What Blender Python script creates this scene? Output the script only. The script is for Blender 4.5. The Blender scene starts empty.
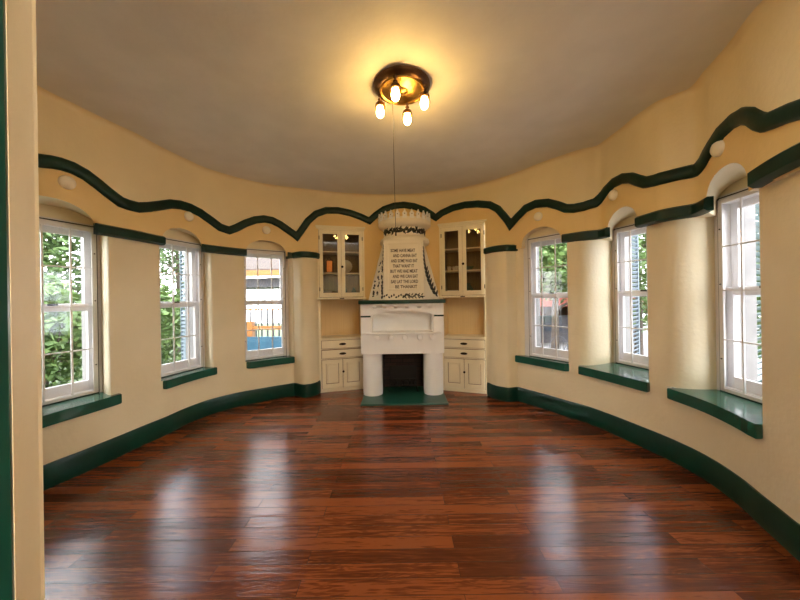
import bpy, bmesh, math, random
from mathutils import Vector, Matrix
random.seed(7)
PI = math.pi
F = 315.0; H0 = 297.0; ROLL = math.radians(0.9); CZ = 1.5; CEIL = 3.2
scn = bpy.context.scene
COL = scn.collection
CR, SR = math.cos(ROLL), math.sin(ROLL)

# ------------------------------------------------------------------ helpers
def ray(px, py=None):
    u = px-400; v = 0 if py is None else py-H0
    if py is None:
        # direction at eye level
        return (u/(F*CR), 0.0)
    return ((u*CR-v*SR)/F, -(u*SR+v*CR)/F)

def nd(m, t, **kw):
    n = m.node_tree.nodes.new(t)
    for k, v in kw.items():
        if k in n.inputs: n.inputs[k].default_value = v
        else: setattr(n, k, v)
    return n

def base_mat(name, col, rough=0.5, metal=0.0, spec=0.5, coat=0.0):
    m = bpy.data.materials.new(name); m.use_nodes = True
    b = m.node_tree.nodes['Principled BSDF']
    b.inputs['Base Color'].default_value = (*col, 1)
    b.inputs['Roughness'].default_value = rough
    b.inputs['Metallic'].default_value = metal
    b.inputs['Specular IOR Level'].default_value = spec
    b.inputs['Coat Weight'].default_value = coat
    return m

def noisy(name, c1, c2, rough=0.5, scale=8, bump=0.0, bscale=40, metal=0, spec=0.5, coat=0.0, detail=4, stretch=(1, 1, 1), lo=.35, hi=.65):
    m = base_mat(name, c1, rough, metal, spec, coat)
    L = m.node_tree.links; b = m.node_tree.nodes['Principled BSDF']
    tc = nd(m, 'ShaderNodeTexCoord'); mp = nd(m, 'ShaderNodeMapping'); mp.inputs['Scale'].default_value = stretch
    L.new(tc.outputs['Object'], mp.inputs['Vector'])
    n = nd(m, 'ShaderNodeTexNoise', Scale=scale, Detail=detail); L.new(mp.outputs[0], n.inputs['Vector'])
    r = nd(m, 'ShaderNodeValToRGB'); r.color_ramp.elements[0].position = lo; r.color_ramp.elements[1].position = hi
    r.color_ramp.elements[0].color = (*c1, 1); r.color_ramp.elements[1].color = (*c2, 1)
    L.new(n.outputs['Fac'], r.inputs[0]); L.new(r.outputs[0], b.inputs['Base Color'])
    if bump:
        n2 = nd(m, 'ShaderNodeTexNoise', Scale=bscale, Detail=5); L.new(mp.outputs[0], n2.inputs['Vector'])
        bp = nd(m, 'ShaderNodeBump', Strength=bump, Distance=0.01); L.new(n2.outputs['Fac'], bp.inputs['Height'])
        L.new(bp.outputs[0], b.inputs['Normal'])
    return m

def link(name, me, mat, parent=None, smooth=False):
    o = bpy.data.objects.new(name, me); COL.objects.link(o)
    if mat is not None:
        for mm in (mat if isinstance(mat, (list, tuple)) else [mat]): me.materials.append(mm)
    if smooth:
        for p in me.polygons: p.use_smooth = True
    if parent is not None: o.parent = parent
    return o

def obj(name, bm, mat, parent=None, smooth=False, autos=None):
    bmesh.ops.recalc_face_normals(bm, faces=bm.faces)
    if autos is not None:
        for e in bm.edges:
            if len(e.link_faces) == 2 and e.calc_face_angle(0) > math.radians(autos): e.smooth = False
        smooth = True
    me = bpy.data.meshes.new(name); bm.to_mesh(me); bm.free()
    return link(name, me, mat, parent, smooth)

def empty(name, loc=(0, 0, 0), mat=None):
    o = bpy.data.objects.new(name, None); COL.objects.link(o); o.empty_display_size = .1
    if mat is not None: o.matrix_world = mat
    else: o.location = loc
    return o

def tag(o, label=None, cat=None, group=None, kind=None):
    if label: o['label'] = label
    if cat: o['category'] = cat
    if group: o['group'] = group
    if kind: o['kind'] = kind
    return o

def BM(): return bmesh.new()

def box(bm, x0, x1, y0, y1, z0, z1, bev=0.0, M=None):
    t = bmesh.new()
    vs = [t.verts.new((x, y, z)) for x in (x0, x1) for y in (y0, y1) for z in (z0, z1)]
    for f in ((0, 1, 3, 2), (4, 6, 7, 5), (0, 4, 5, 1), (2, 3, 7, 6), (0, 2, 6, 4), (1, 5, 7, 3)):
        t.faces.new([vs[i] for i in f])
    bmesh.ops.recalc_face_normals(t, faces=t.faces)
    if bev: bmesh.ops.bevel(t, geom=t.edges[:], offset=bev, segments=2, affect='EDGES', profile=.5)
    if M is not None: bmesh.ops.transform(t, matrix=M, verts=t.verts)
    merge(bm, t)
    return bm

def merge(bm, t):
    me = bpy.data.meshes.new('tmp'); t.to_mesh(me); t.free(); bm.from_mesh(me); bpy.data.meshes.remove(me)

def lathe(bm, prof, cx=0, cy=0, seg=32, sx=1, sy=1, a0=0, a1=2*PI, cap=True):
    full = abs(a1-a0-2*PI) < 1e-6
    n = seg if full else seg+1
    rings = []
    for r, z in prof:
        rings.append([bm.verts.new((cx+sx*r*math.cos(a0+(a1-a0)*i/seg), cy+sy*r*math.sin(a0+(a1-a0)*i/seg), z)) for i in range(n)])
    for a, b in zip(rings, rings[1:]):
        for i in range(n if full else n-1):
            j = (i+1) % n
            bm.faces.new((a[i], a[j], b[j], b[i]))
    if cap and full:
        if prof[0][0] > 1e-4: bm.faces.new(rings[0][::-1])
        if prof[-1][0] > 1e-4: bm.faces.new(rings[-1])
    bmesh.ops.remove_doubles(bm, verts=bm.verts, dist=1e-5)
    return bm

def tube(bm, pts, r, seg=8, cap=True):
    pts = [Vector(p) for p in pts]
    rs = r if isinstance(r, (list, tuple)) else [r]*len(pts)
    prev = None; up = None
    rings = []
    for i, p in enumerate(pts):
        d = (pts[min(i+1, len(pts)-1)]-pts[max(i-1, 0)]).normalized()
        if up is None:
            up = Vector((0, 0, 1)) if abs(d.z) < .9 else Vector((1, 0, 0))
        a = d.cross(up).normalized(); b = a.cross(d).normalized(); up = b
        rings.append([bm.verts.new(p+rs[i]*(math.cos(2*PI*k/seg)*a+math.sin(2*PI*k/seg)*b)) for k in range(seg)])
    for a, b in zip(rings, rings[1:]):
        for k in range(seg): bm.faces.new((a[k], a[(k+1) % seg], b[(k+1) % seg], b[k]))
    if cap: bm.faces.new(rings[0][::-1]); bm.faces.new(rings[-1])
    return bm

def prism(bm, poly, z0, z1):
    a = [bm.verts.new((x, y, z0)) for x, y in poly]; b = [bm.verts.new((x, y, z1)) for x, y in poly]
    n = len(poly)
    bm.faces.new(a[::-1]); bm.faces.new(b)
    for i in range(n): bm.faces.new((a[i], a[(i+1) % n], b[(i+1) % n], b[i]))
    return bm

def sweep(bm, sections):
    """sections: list of closed rings (lists of 3D points) of equal length"""
    R = [[bm.verts.new(p) for p in s] for s in sections]
    n = len(R[0])
    for a, b in zip(R, R[1:]):
        for k in range(n): bm.faces.new((a[k], a[(k+1) % n], b[(k+1) % n], b[k]))
    bm.faces.new(R[0][::-1]); bm.faces.new(R[-1])
    return bm

# ------------------------------------------------------------------ materials
def wall_mat(name, c1, c2):
    return noisy(name, c1, c2, rough=.55, scale=2.2, bump=.28, bscale=26, spec=.35)
M_wall = wall_mat('plaster_cream', (.77, .665, .45), (.82, .715, .50))
M_wallmid = wall_mat('plaster_golden', (.79, .58, .26), (.83, .62, .30))
M_walltop = wall_mat('plaster_pale_cream', (.80, .68, .44), (.85, .73, .49))
M_ceil = noisy('ceiling_paint', (.75, .745, .72), (.81, .805, .78), rough=.6, scale=3, bump=.2, bscale=18)
M_green = noisy('dark_green_gloss', (.002, .032, .021), (.003, .042, .028), rough=.3, spec=.35, scale=5, bump=.08, bscale=20)
M_trim = noisy('black_green_gloss', (.002, .020, .014), (.003, .030, .021), rough=.4, spec=.3, scale=9, bump=.1, bscale=30)
M_sill = noisy('sill_green_gloss', (.008, .075, .05), (.012, .10, .068), rough=.22, scale=6, bump=.06, bscale=16, coat=.3)
M_hearth = noisy('hearth_green', (.008, .065, .045), (.014, .085, .058), rough=.3, scale=7, bump=.05)
M_white = noisy('window_white', (.66, .635, .63), (.72, .70, .69), rough=.35, scale=5)
M_wpl = noisy('white_plaster', (.87, .87, .87), (.91, .91, .91), rough=.4, scale=4, bump=.15, bscale=22)
M_hood = noisy('ivory_plaster', (.85, .79, .65), (.89, .83, .69), rough=.45, scale=4, bump=.12, bscale=26)
M_cab = noisy('cabinet_cream', (.84, .76, .56), (.88, .80, .60), rough=.35, scale=3, bump=.05)
M_cabin = noisy('cabinet_inside', (.22, .14, .065), (.30, .20, .09), rough=.5, scale=7, stretch=(14, 1, .4))
M_niche = noisy('niche_board', (.74, .56, .30), (.79, .61, .34), rough=.5, scale=5, stretch=(16, 1, .3))
M_dark = base_mat('dark_bronze', (.03, .018, .01), .35, .8)
M_black = base_mat('black_line', (.012, .012, .012), .5)
M_paint = base_mat('leaf_paint', (.012, .016, .014), .5)
M_letter = base_mat('lettering_paint', (.07, .045, .03), .5)
M_brass = noisy('antique_brass', (.42, .24, .06), (.62, .38, .10), rough=.28, scale=14, bump=.25, bscale=30, metal=1)
M_bronze = noisy('brown_bronze', (.07, .035, .02), (.13, .065, .03), rough=.38, scale=12, bump=.2, bscale=30, metal=.85)
M_cord = base_mat('cord', (.05, .04, .03), .6)
M_iron = base_mat('cast_iron', (.02, .018, .016), .5, .6)
M_china = base_mat('white_china', (.75, .72, .66), .2)
M_blueg = base_mat('green_ware', (.12, .2, .17), .2)
M_amber = base_mat('orange_reflection', (.75, .28, .08), .35, .5)
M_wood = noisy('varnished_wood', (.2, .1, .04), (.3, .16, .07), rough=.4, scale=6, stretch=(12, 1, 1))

def brick_mat():
    m = base_mat('fire_brick', (.06, .03, .02), .8)
    L = m.node_tree.links; b = m.node_tree.nodes['Principled BSDF']
    tc = nd(m, 'ShaderNodeTexCoord'); mp = nd(m, 'ShaderNodeMapping'); mp.inputs['Rotation'].default_value = (PI/2, 0, 0)
    L.new(tc.outputs['Object'], mp.inputs['Vector'])
    br = nd(m, 'ShaderNodeTexBrick', Color1=(.05, .026, .018, 1), Color2=(.028, .016, .012, 1), Mortar=(.012, .01, .009, 1), Scale=1.0)
    br.inputs['Brick Width'].default_value = .2; br.inputs['Row Height'].default_value = .07; br.inputs['Mortar Size'].default_value = .006
    L.new(mp.outputs[0], br.inputs['Vector']); L.new(br.outputs['Color'], b.inputs['Base Color'])
    return m
M_brick = brick_mat()

def glass_mat(name, gl=.08, tint=(1, 1, 1)):
    m = bpy.data.materials.new(name); m.use_nodes = True
    nt = m.node_tree; nt.nodes.clear(); L = nt.links
    o = nd(m, 'ShaderNodeOutputMaterial'); t = nd(m, 'ShaderNodeBsdfTransparent'); t.inputs[0].default_value = (*tint, 1)
    g = nd(m, 'ShaderNodeBsdfGlossy'); g.inputs['Roughness'].default_value = .02
    f0 = nd(m, 'ShaderNodeLayerWeight', Blend=.25); f = nd(m, 'ShaderNodeMath', operation='MULTIPLY_ADD'); L.new(f0.outputs['Facing'], f.inputs[0]); f.inputs[1].default_value = .06; f.inputs[2].default_value = .012; mx = nd(m, 'ShaderNodeMixShader')
    L.new(f.outputs[0], mx.inputs[0]); L.new(t.outputs[0], mx.inputs[1]); L.new(g.outputs[0], mx.inputs[2]); L.new(mx.outputs[0], o.inputs[0])
    return m
M_glass = glass_mat('window_glass')
M_cglass = glass_mat('cabinet_glass', tint=(.9, .88, .82))

def emis(name, col, s):
    m = bpy.data.materials.new(name); m.use_nodes = True
    nt = m.node_tree; nt.nodes.clear()
    o = nd(m, 'ShaderNodeOutputMaterial'); e = nd(m, 'ShaderNodeEmission', Color=(*col, 1), Strength=s)
    nt.links.new(e.outputs[0], o.inputs[0]); return m
M_bulb = emis('bulb_glow', (1.0, .60, .17), 46)

def floor_mat():
    m = base_mat('oak_planks', (.2, .05, .02), .22, coat=.0)
    L = m.node_tree.links; b = m.node_tree.nodes['Principled BSDF']
    tc = nd(m, 'ShaderNodeTexCoord')
    mp = nd(m, 'ShaderNodeMapping'); mp.inputs['Location'].default_value = (7.3, 9.1, 0); L.new(tc.outputs['Object'], mp.inputs['Vector'])
    br = nd(m, 'ShaderNodeTexBrick', Color1=(0, 0, 0, 1), Color2=(1, 1, 1, 1), Mortar=(.5, .5, .5, 1), Scale=1.0, offset=.37, offset_frequency=2)
    br.inputs['Brick Width'].default_value = 1.35; br.inputs['Row Height'].default_value = .098
    br.inputs['Mortar Size'].default_value = .0016; br.inputs['Mortar Smooth'].default_value = .1; br.inputs['Bias'].default_value = 0
    L.new(mp.outputs[0], br.inputs['Vector'])
    # per plank tone
    sepc = nd(m, 'ShaderNodeSeparateColor'); L.new(br.outputs['Color'], sepc.inputs[0])
    # plank id offset for the grain
    off = nd(m, 'ShaderNodeVectorMath', operation='MULTIPLY_ADD'); L.new(br.outputs['Color'], off.inputs[0]); off.inputs[1].default_value = (13, 29, 7); L.new(tc.outputs['Object'], off.inputs[2])
    g1m = nd(m, 'ShaderNodeMapping'); g1m.inputs['Scale'].default_value = (2.2, 34, 1); L.new(off.outputs[0], g1m.inputs['Vector'])
    g1 = nd(m, 'ShaderNodeTexNoise', Scale=1.6, Detail=6, Roughness=.62, Distortion=.6); L.new(g1m.outputs[0], g1.inputs['Vector'])
    g2m = nd(m, 'ShaderNodeMapping'); g2m.inputs['Scale'].default_value = (.9, 7.0, 1); L.new(off.outputs[0], g2m.inputs['Vector'])
    g2 = nd(m, 'ShaderNodeTexNoise', Scale=1.1, Detail=2, Distortion=.3); L.new(g2m.outputs[0], g2.inputs['Vector'])
    k = nd(m, 'ShaderNodeMath', operation='MULTIPLY'); L.new(g2.outputs['Fac'], k.inputs[0]); k.inputs[1].default_value = 46
    fr = nd(m, 'ShaderNodeMath', operation='PINGPONG'); L.new(k.outputs[0], fr.inputs[0]); fr.inputs[1].default_value = 1.0
    # large tone patches
    g3 = nd(m, 'ShaderNodeTexNoise', Scale=.9, Detail=2); g3m = nd(m, 'ShaderNodeMapping'); g3m.inputs['Scale'].default_value = (.7, 3.2, 1)
    L.new(off.outputs[0], g3m.inputs['Vector']); L.new(g3m.outputs[0], g3.inputs['Vector'])
    a1 = nd(m, 'ShaderNodeMath', operation='MULTIPLY_ADD'); L.new(sepc.outputs[0], a1.inputs[0]); a1.inputs[1].default_value = .34; L.new(g1.outputs['Fac'], a1.inputs[2])
    a2 = nd(m, 'ShaderNodeMath', operation='MULTIPLY_ADD'); L.new(fr.outputs[0], a2.inputs[0]); a2.inputs[1].default_value = .10; L.new(a1.outputs[0], a2.inputs[2])
    a3 = nd(m, 'ShaderNodeMath', operation='MULTIPLY_ADD'); L.new(g3.outputs['Fac'], a3.inputs[0]); a3.inputs[1].default_value = .45; L.new(a2.outputs[0], a3.inputs[2])
    rp = nd(m, 'ShaderNodeValToRGB'); L.new(a3.outputs[0], rp.inputs[0])
    e = rp.color_ramp.elements; e[0].position = .50; e[0].color = (.054, .0128, .0047, 1); e[1].position = 1.22; e[1].color = (.215, .055, .0155, 1)
    e2 = rp.color_ramp.elements.new(.82); e2.color = (.088, .020, .007, 1)
    e3 = rp.color_ramp.elements.new(.98); e3.color = (.145, .034, .010, 1)
    e[-1].position = 1.0
    mx = nd(m, 'ShaderNodeMix', data_type='RGBA'); L.new(br.outputs['Fac'], mx.inputs[0]); L.new(rp.outputs[0], mx.inputs[6]); mx.inputs[7].default_value = (.05, .018, .009, 1)
    L.new(mx.outputs[2], b.inputs['Base Color'])
    hh = nd(m, 'ShaderNodeMath', operation='MULTIPLY_ADD'); L.new(fr.outputs[0], hh.inputs[0]); hh.inputs[1].default_value = .35; L.new(g1.outputs['Fac'], hh.inputs[2])
    h2 = nd(m, 'ShaderNodeMath', operation='MULTIPLY_ADD'); L.new(br.outputs['Fac'], h2.inputs[0]); h2.inputs[1].default_value = -1.6; L.new(hh.outputs[0], h2.inputs[2])
    bp = nd(m, 'ShaderNodeBump', Strength=.28, Distance=.0028); L.new(h2.outputs[0], bp.inputs['Height']); L.new(bp.outputs[0], b.inputs['Normal'])
    rr = nd(m, 'ShaderNodeMapRange'); L.new(g1.outputs['Fac'], rr.inputs[0]); rr.inputs[3].default_value = .13; rr.inputs[4].default_value = .25
    L.new(rr.outputs[0], b.inputs['Roughness'])
    return m
M_floor = floor_mat()

# ------------------------------------------------------------------ plan of the round room
C0 = (-.2, 2.7)
LOW = [(-.411, .36), (-.9, .16), (-1.6, .45), (-2.25, 1.05), (-2.65, 1.65), (-2.86, 2.2), (-2.87, 2.52), (-2.80, 2.78), (-2.73, 3.12), (-2.66, 3.46), (-2.61, 3.82), (-2.50, 4.14), (-2.31, 4.39), (-2.05, 4.60),
       (-1.78, 4.79), (-1.66, 4.865), (-1.63, 4.87), (-1.55, 4.80), (-1.46, 4.77), (-1.385, 4.80), (-1.315, 4.89), (-1.285, 5.0), (-1.0, 5.10), (-.5, 5.24), (0, 5.27), (.5, 5.2), (1.0, 5.0), (1.30, 4.72), (1.345, 4.60), (1.40, 4.51), (1.5, 4.44), (1.60, 4.46), (1.65, 4.47),
       (1.74, 4.34), (1.85, 4.17), (2.02, 3.88), (2.17, 3.63), (2.27, 3.34), (2.34, 3.08), (2.41, 2.76), (2.42, 2.48), (2.37, 2.22), (2.28, 1.97), (2.22, 1.8), (2.1, 1.4), (1.85, .95)]
UP = [(-.411, .36), (-.9, .16), (-1.6, .45), (-2.25, 1.05), (-2.65, 1.65), (-2.83, 2.2), (-2.85, 2.5), (-2.81, 2.7), (-2.75, 2.98), (-2.69, 3.2), (-2.66, 3.46), (-2.59, 3.78), (-2.48, 4.12), (-2.29, 4.39), (-2.05, 4.62),
      (-1.74, 4.80), (-1.6, 4.86), (-1.39, 4.95), (-1.285, 4.99), (-1.0, 5.10), (-.5, 5.22), (0, 5.25), (.5, 5.19), (1.0, 5.0), (1.30, 4.77), (1.41, 4.68), (1.53, 4.56), (1.65, 4.42), (1.85, 4.11), (2.05, 3.86), (2.20, 3.70), (2.305, 3.645), (2.325, 3.62), (2.335, 3.5), (2.34, 3.25), (2.33, 2.98), (2.34, 2.84), (2.40, 2.72), (2.475, 2.635), (2.477, 2.61), (2.41, 2.42), (2.32, 2.15), (2.21, 1.9), (2.08, 1.4), (1.85, .95)]
def th(p):
    a = math.atan2(p[1]-C0[1], p[0]-C0[0])
    return a if a > -math.radians(85) else a+2*PI
def table(P):
    return sorted((th(p), math.hypot(p[0]-C0[0], p[1]-C0[1])) for p in P)
TL, TU = table(LOW), table(UP)
TH0 = TL[0][0]; TH1 = TL[-1][0]
def rad(T, a):
    a = min(max(a, T[0][0]), T[-1][0])
    n = len(T)
    for i in range(n-1):
        if a <= T[i+1][0]: break
    x0, y0 = T[i]; x1, y1 = T[i+1]; h = x1-x0
    d = (y1-y0)/h
    def slope(j):
        if j <= 0 or j >= n-1: return d
        h0 = T[j][0]-T[j-1][0]; h1 = T[j+1][0]-T[j][0]
        d0 = (T[j][1]-T[j-1][1])/h0; d1 = (T[j+1][1]-T[j][1])/h1
        if d0*d1 <= 0: return 0
        w1 = 2*h1+h0; w2 = h1+2*h0
        return (w1+w2)/(w1/d0+w2/d1)
    m0, m1 = slope(i), slope(i+1)
    t = (a-x0)/h
    return (2*t**3-3*t*t+1)*y0+(t**3-2*t*t+t)*h*m0+(-2*t**3+3*t*t)*y1+(t**3-t*t)*h*m1
def wp(a, T, dr=0):
    r = rad(T, a)+dr
    return (C0[0]+r*math.cos(a), C0[1]+r*math.sin(a))
def hit(px, T, py=None):
    """where the sight line through a measured image point meets the wall"""
    dx, dz = ray(px, py)
    lo, hi = .9, 8.0
    for _ in range(50):
        t = (lo+hi)/2
        x, y = dx*t, t
        if math.hypot(x-C0[0], y-C0[1]) < rad(T, th((x, y))): lo = t
        else: hi = t
    return th((dx*lo, lo)), CZ+dz*lo, lo
def tl(px): return hit(px, TL)[0]
def tu(px): return hit(px, TU)[0]
def frange(a, b, step):
    n = max(1, int(math.ceil(abs(b-a)/step)))
    return [a+(b-a)*i/n for i in range(n+1)]

# windows: A left end and B right end of the frame plane (seen from inside), theta limits of the openings
WIN = [
 dict(A=(-3.19, 2.49), B=(-2.985, 3.14), l0=th((-2.86, 2.10)), l1=th((-2.86, 2.18)), r1=tl(106.5), r0=tl(110), ul=th((-2.83, 2.3)), ur=tu(95.5), zs=.61, ft=2.245, at=2.36, sl=.03, sr=.05, name='nearest left'),
 dict(A=(-2.83, 3.56), B=(-2.65, 4.23), l0=tl(159), l1=tl(163), r1=tl(210), r0=tl(213.5), ul=tu(163), ur=tu(202.5), zs=.61, ft=2.245, at=2.36, sl=.0, sr=.0, name='middle left'),
 dict(A=(-2.32, 4.54), B=(-1.77, 4.96), l0=tl(243.5), l1=tl(247), r1=tl(291), r0=tl(293.5), ul=tu(246.5), ur=tu(286.5), zs=.61, ft=2.245, at=2.37, sl=.0, sr=.0, name='far left'),
 dict(A=(1.785, 4.41), B=(2.16, 3.85), l0=tl(518.5), l1=tl(520.5), r1=tl(565), r0=tl(568.5), ul=tu(522.5), ur=tu(562), zs=.655, ft=2.28, at=2.385, sl=.0, sr=.0, name='far right'),
 dict(A=(2.65, 3.90), B=(2.83, 3.235), l0=tl(573), l1=tl(589), r1=tl(645), r0=tl(648), ul=tu(608), ur=tu(639), zs=.655, ft=2.30, at=2.40, sl=.0, sr=.0, name='middle right'),
 dict(A=(2.77, 2.735), B=(2.71, 2.045), l0=tl(661), l1=tl(680), r1=tl(756), r0=tl(761), ul=tu(707), ur=tu(750), zs=.655, ft=2.31, at=2.41, sl=.0, sr=.0, name='nearest right'),
]
ZB = 2.15     # level of the ledge carried by the straight green bands
CABZ = 2.62
cabL0, cabL1 = th((-1.27, 5.0)), th((-.60, 5.2))
cabR0, cabR1 = th((.68, 5.1)), th((1.29, 4.75))

# wavy moulding, measured
WAVE = [(-60, 175), (-20, 163), (20, 158.5), (37, 160.5), (50, 162), (60, 164), (72, 168), (85, 175), (97, 184), (108, 193), (120, 202), (128, 205), (138, 207.5), (148, 207), (160, 205.5), (170, 204), (180, 205), (190, 208), (200, 213), (210, 220), (220, 227.5), (229, 230.5), (236, 228), (245, 223.5), (255, 220), (264, 219), (272, 220.5), (280, 224.5), (290, 231.5), (297, 236.5), (301, 231), (308, 221), (316, 214), (326, 210.5), (338, 210.5), (350, 213), (361, 217), (369.5, 221), (376, 215), (384, 209.5), (394, 206), (404, 205), (414, 206.5), (424, 210), (432, 215), (435.5, 218), (442, 213), (453, 208), (465, 205), (478, 204), (490, 205), (498, 209), (505, 217), (511, 224.5), (517, 217.5), (526, 208.5), (536, 204), (548, 203), (558, 205.5), (566, 208.5), (574, 208.5), (584, 206.5), (595, 203), (601, 198), (607, 190), (614, 183), (623, 178.5), (632, 178), (639, 180.5), (646, 182.5), (655, 180.5), (668, 177), (682, 173.5), (697, 170), (705, 161), (714, 145), (723, 131.5), (734, 121), (744, 115.5), (752, 116), (760, 121), (767, 122.5), (776, 119), (790, 113), (812, 106), (850, 100)]
WP = [hit(x, TU, y)[:2] for x, y in WAVE]
WP.sort()
# the moulding runs on round the part of the room beside the doorway
a_, z_ = WP[-1]
k_ = 0
while a_+.05 < TH1-.02:
    a_ += .05; k_ += 1; WP.append((a_, z_-.16*math.sin(k_*.42)**2))
a_, z_ = WP[0]
k_ = 0
while a_-.05 > TH0+.02:
    a_ -= .05; k_ += 1; WP.insert(0, (a_, z_-.16*math.sin(k_*.42)**2))
def wave_z(a):
    if a <= WP[0][0]: return WP[0][1]
    if a >= WP[-1][0]: return WP[-1][1]
    for (a0, z0), (a1, z1) in zip(WP, WP[1:]):
        if a <= a1: return z0+(z1-z0)*(a-a0)/(a1-a0)

# ------------------------------------------------------------------ wall mesh
V3 = lambda p, z: (p[0], p[1], z)
wb = BM()
def strip(colsA, zsA, mi=0):
    """colsA: list of plan points, zsA: list of z (same for all) -> quads"""
    g = [[wb.verts.new(V3(p, z)) for z in zsA] for p in colsA]
    for a, b in zip(g, g[1:]):
        for k in range(len(zsA)-1):
            f = wb.faces.new((a[k], a[k+1], b[k+1], b[k])); f.material_index = mi; f.smooth = True
def grid(g, mis):
    vv = [[wb.verts.new(p) for p in c] for c in g]
    for a, b in zip(vv, vv[1:]):
        for k in range(len(a)-1):
            f = wb.faces.new((a[k], a[k+1], b[k+1], b[k])); f.material_index = mis[k]; f.smooth = True
STEP = .012
ths = []
def segs(a, b, skips):
    """sub-intervals of [a,b] minus skips"""
    out = []; cur = a
    for s, e in sorted(skips):
        if s > b or e < a: continue
        if s > cur: out.append((cur, s))
        cur = max(cur, e)
    if cur < b: out.append((cur, b))
    return out
cabs = [(cabR1, cabR0) if cabR1 < cabR0 else (cabR0, cabR1), (cabL1, cabL0) if cabL1 < cabL0 else (cabL0, cabL1)]
# tier A: below the sills
zmid = (th((0, 5.2)))
def zsill(a): return .61 if a > zmid else .655
for a0, a1 in segs(TH0, TH1, cabs):
    mid = (a0+a1)/2
    for b0, b1 in ([(a0, zmid), (zmid, a1)] if a0 < zmid < a1 else [(a0, a1)]):
        zz = zsill((b0+b1)/2)
        strip([wp(a, TL) for a in frange(b0, b1, STEP)], [0, .2, .4, zz])
# tier B: piers between windows, up to ZB
def bez(p0, p1, p2, n=10):
    return [((1-t)**2*p0[0]+2*t*(1-t)*p1[0]+t*t*p2[0], (1-t)**2*p0[1]+2*t*(1-t)*p1[1]+t*t*p2[1]) for t in [i/n for i in range(n+1)]]
def resample(P, n):
    L = [0]
    for a, b in zip(P, P[1:]): L.append(L[-1]+math.hypot(b[0]-a[0], b[1]-a[1]))
    out = []
    j = 0
    for i in range(n+1):
        s = L[-1]*i/n
        while j < len(P)-2 and L[j+1] < s: j += 1
        t = (s-L[j])/max(L[j+1]-L[j], 1e-9); t = min(max(t, 0), 1)
        out.append((P[j][0]+(P[j+1][0]-P[j][0])*t, P[j][1]+(P[j+1][1]-P[j][1])*t))
    return out
def unit(w):
    ex, ey = w['B'][0]-w['A'][0], w['B'][1]-w['A'][1]; L = math.hypot(ex, ey)
    w['W'] = L; w['e'] = (ex/L, ey/L); w['n'] = (-ey/L, ex/L)
for w in WIN: unit(w)
# order by decreasing theta: L1 .. R3
ends = []   # piers: (theta_hi side poly, ...) from TH1 (near left) to TH0 (near right)
bounds = [None]+WIN+[None]
for i in range(len(bounds)-1):
    wl, wr = bounds[i], bounds[i+1]      # pier lies right of wl and left of wr
    lowpts = []; uppts = []
    if wl: lowpts += bez(wl['B'], wp(wl['r1'], TL), wp(wl['r0'], TL)); s = wl['r0']; us = wl['ur']; uppts.append(wl['B'])
    else: s = TH1; us = TH1
    if wr: e = wr['l0']; ue = wr['ul']
    else: e = TH0; ue = TH0
    zs = zsill((s+e)/2)
    if not (wl is WIN[2]):
        lowpts += [wp(a, TL) for a in frange(s, e, STEP)][(1 if wl else 0):]
        if wr: lowpts += bez(wp(wr['l0'], TL), wp(wr['l1'], TL), wr['A'])[1:]
        uppts += [wp(a, TU) for a in frange(us, ue, STEP)]
        if wr: uppts.append(wr['A'])
        strip(lowpts, [zs]+[zs+(ZB-zs)*k/6 for k in range(1, 7)])
        a, b = resample(lowpts, 120), resample(uppts, 120)
        va = [wb.verts.new(V3(p, ZB)) for p in a]; vb = [wb.verts.new(V3(p, ZB)) for p in b]
        for k in range(120):
            wb.faces.new((va[k], va[k+1], vb[k+1], vb[k])).material_index = 0
    else:
        # the far pier run is broken by the two cupboards and the chimney breast
        s0 = cabs[1][1]; e0 = cabs[0][0]
        l1 = lowpts+[wp(a, TL) for a in frange(s, s0, STEP)][1:]
        l3 = [wp(a, TL) for a in frange(e0, e, STEP)]+bez(wp(wr['l0'], TL), wp(wr['l1'], TL), wr['A'])[1:]
        u1 = [wl['B']]+[wp(a, TU) for a in frange(us, s0, STEP)]
        u3 = [wp(a, TU) for a in frange(e0, ue, STEP)]+[wr['A']]
        for lp, upp, z0 in ((l1, u1, .61), (l3, u3, .655)):
            strip(lp, [z0]+[z0+(ZB-z0)*k/6 for k in range(1, 7)])
            a, b = resample(lp, 60), resample(upp, 60)
            va = [wb.verts.new(V3(p, ZB)) for p in a]; vb = [wb.verts.new(V3(p, ZB)) for p in b]
            for k in range(60): wb.faces.new((va[k], va[k+1], vb[k+1], vb[k])).material_index = 0
        strip([wp(a, TU) for a in frange(cabs[1][0], cabs[0][1], STEP)], [.0, .6, 1.2, 1.8, ZB], 1)
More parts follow.
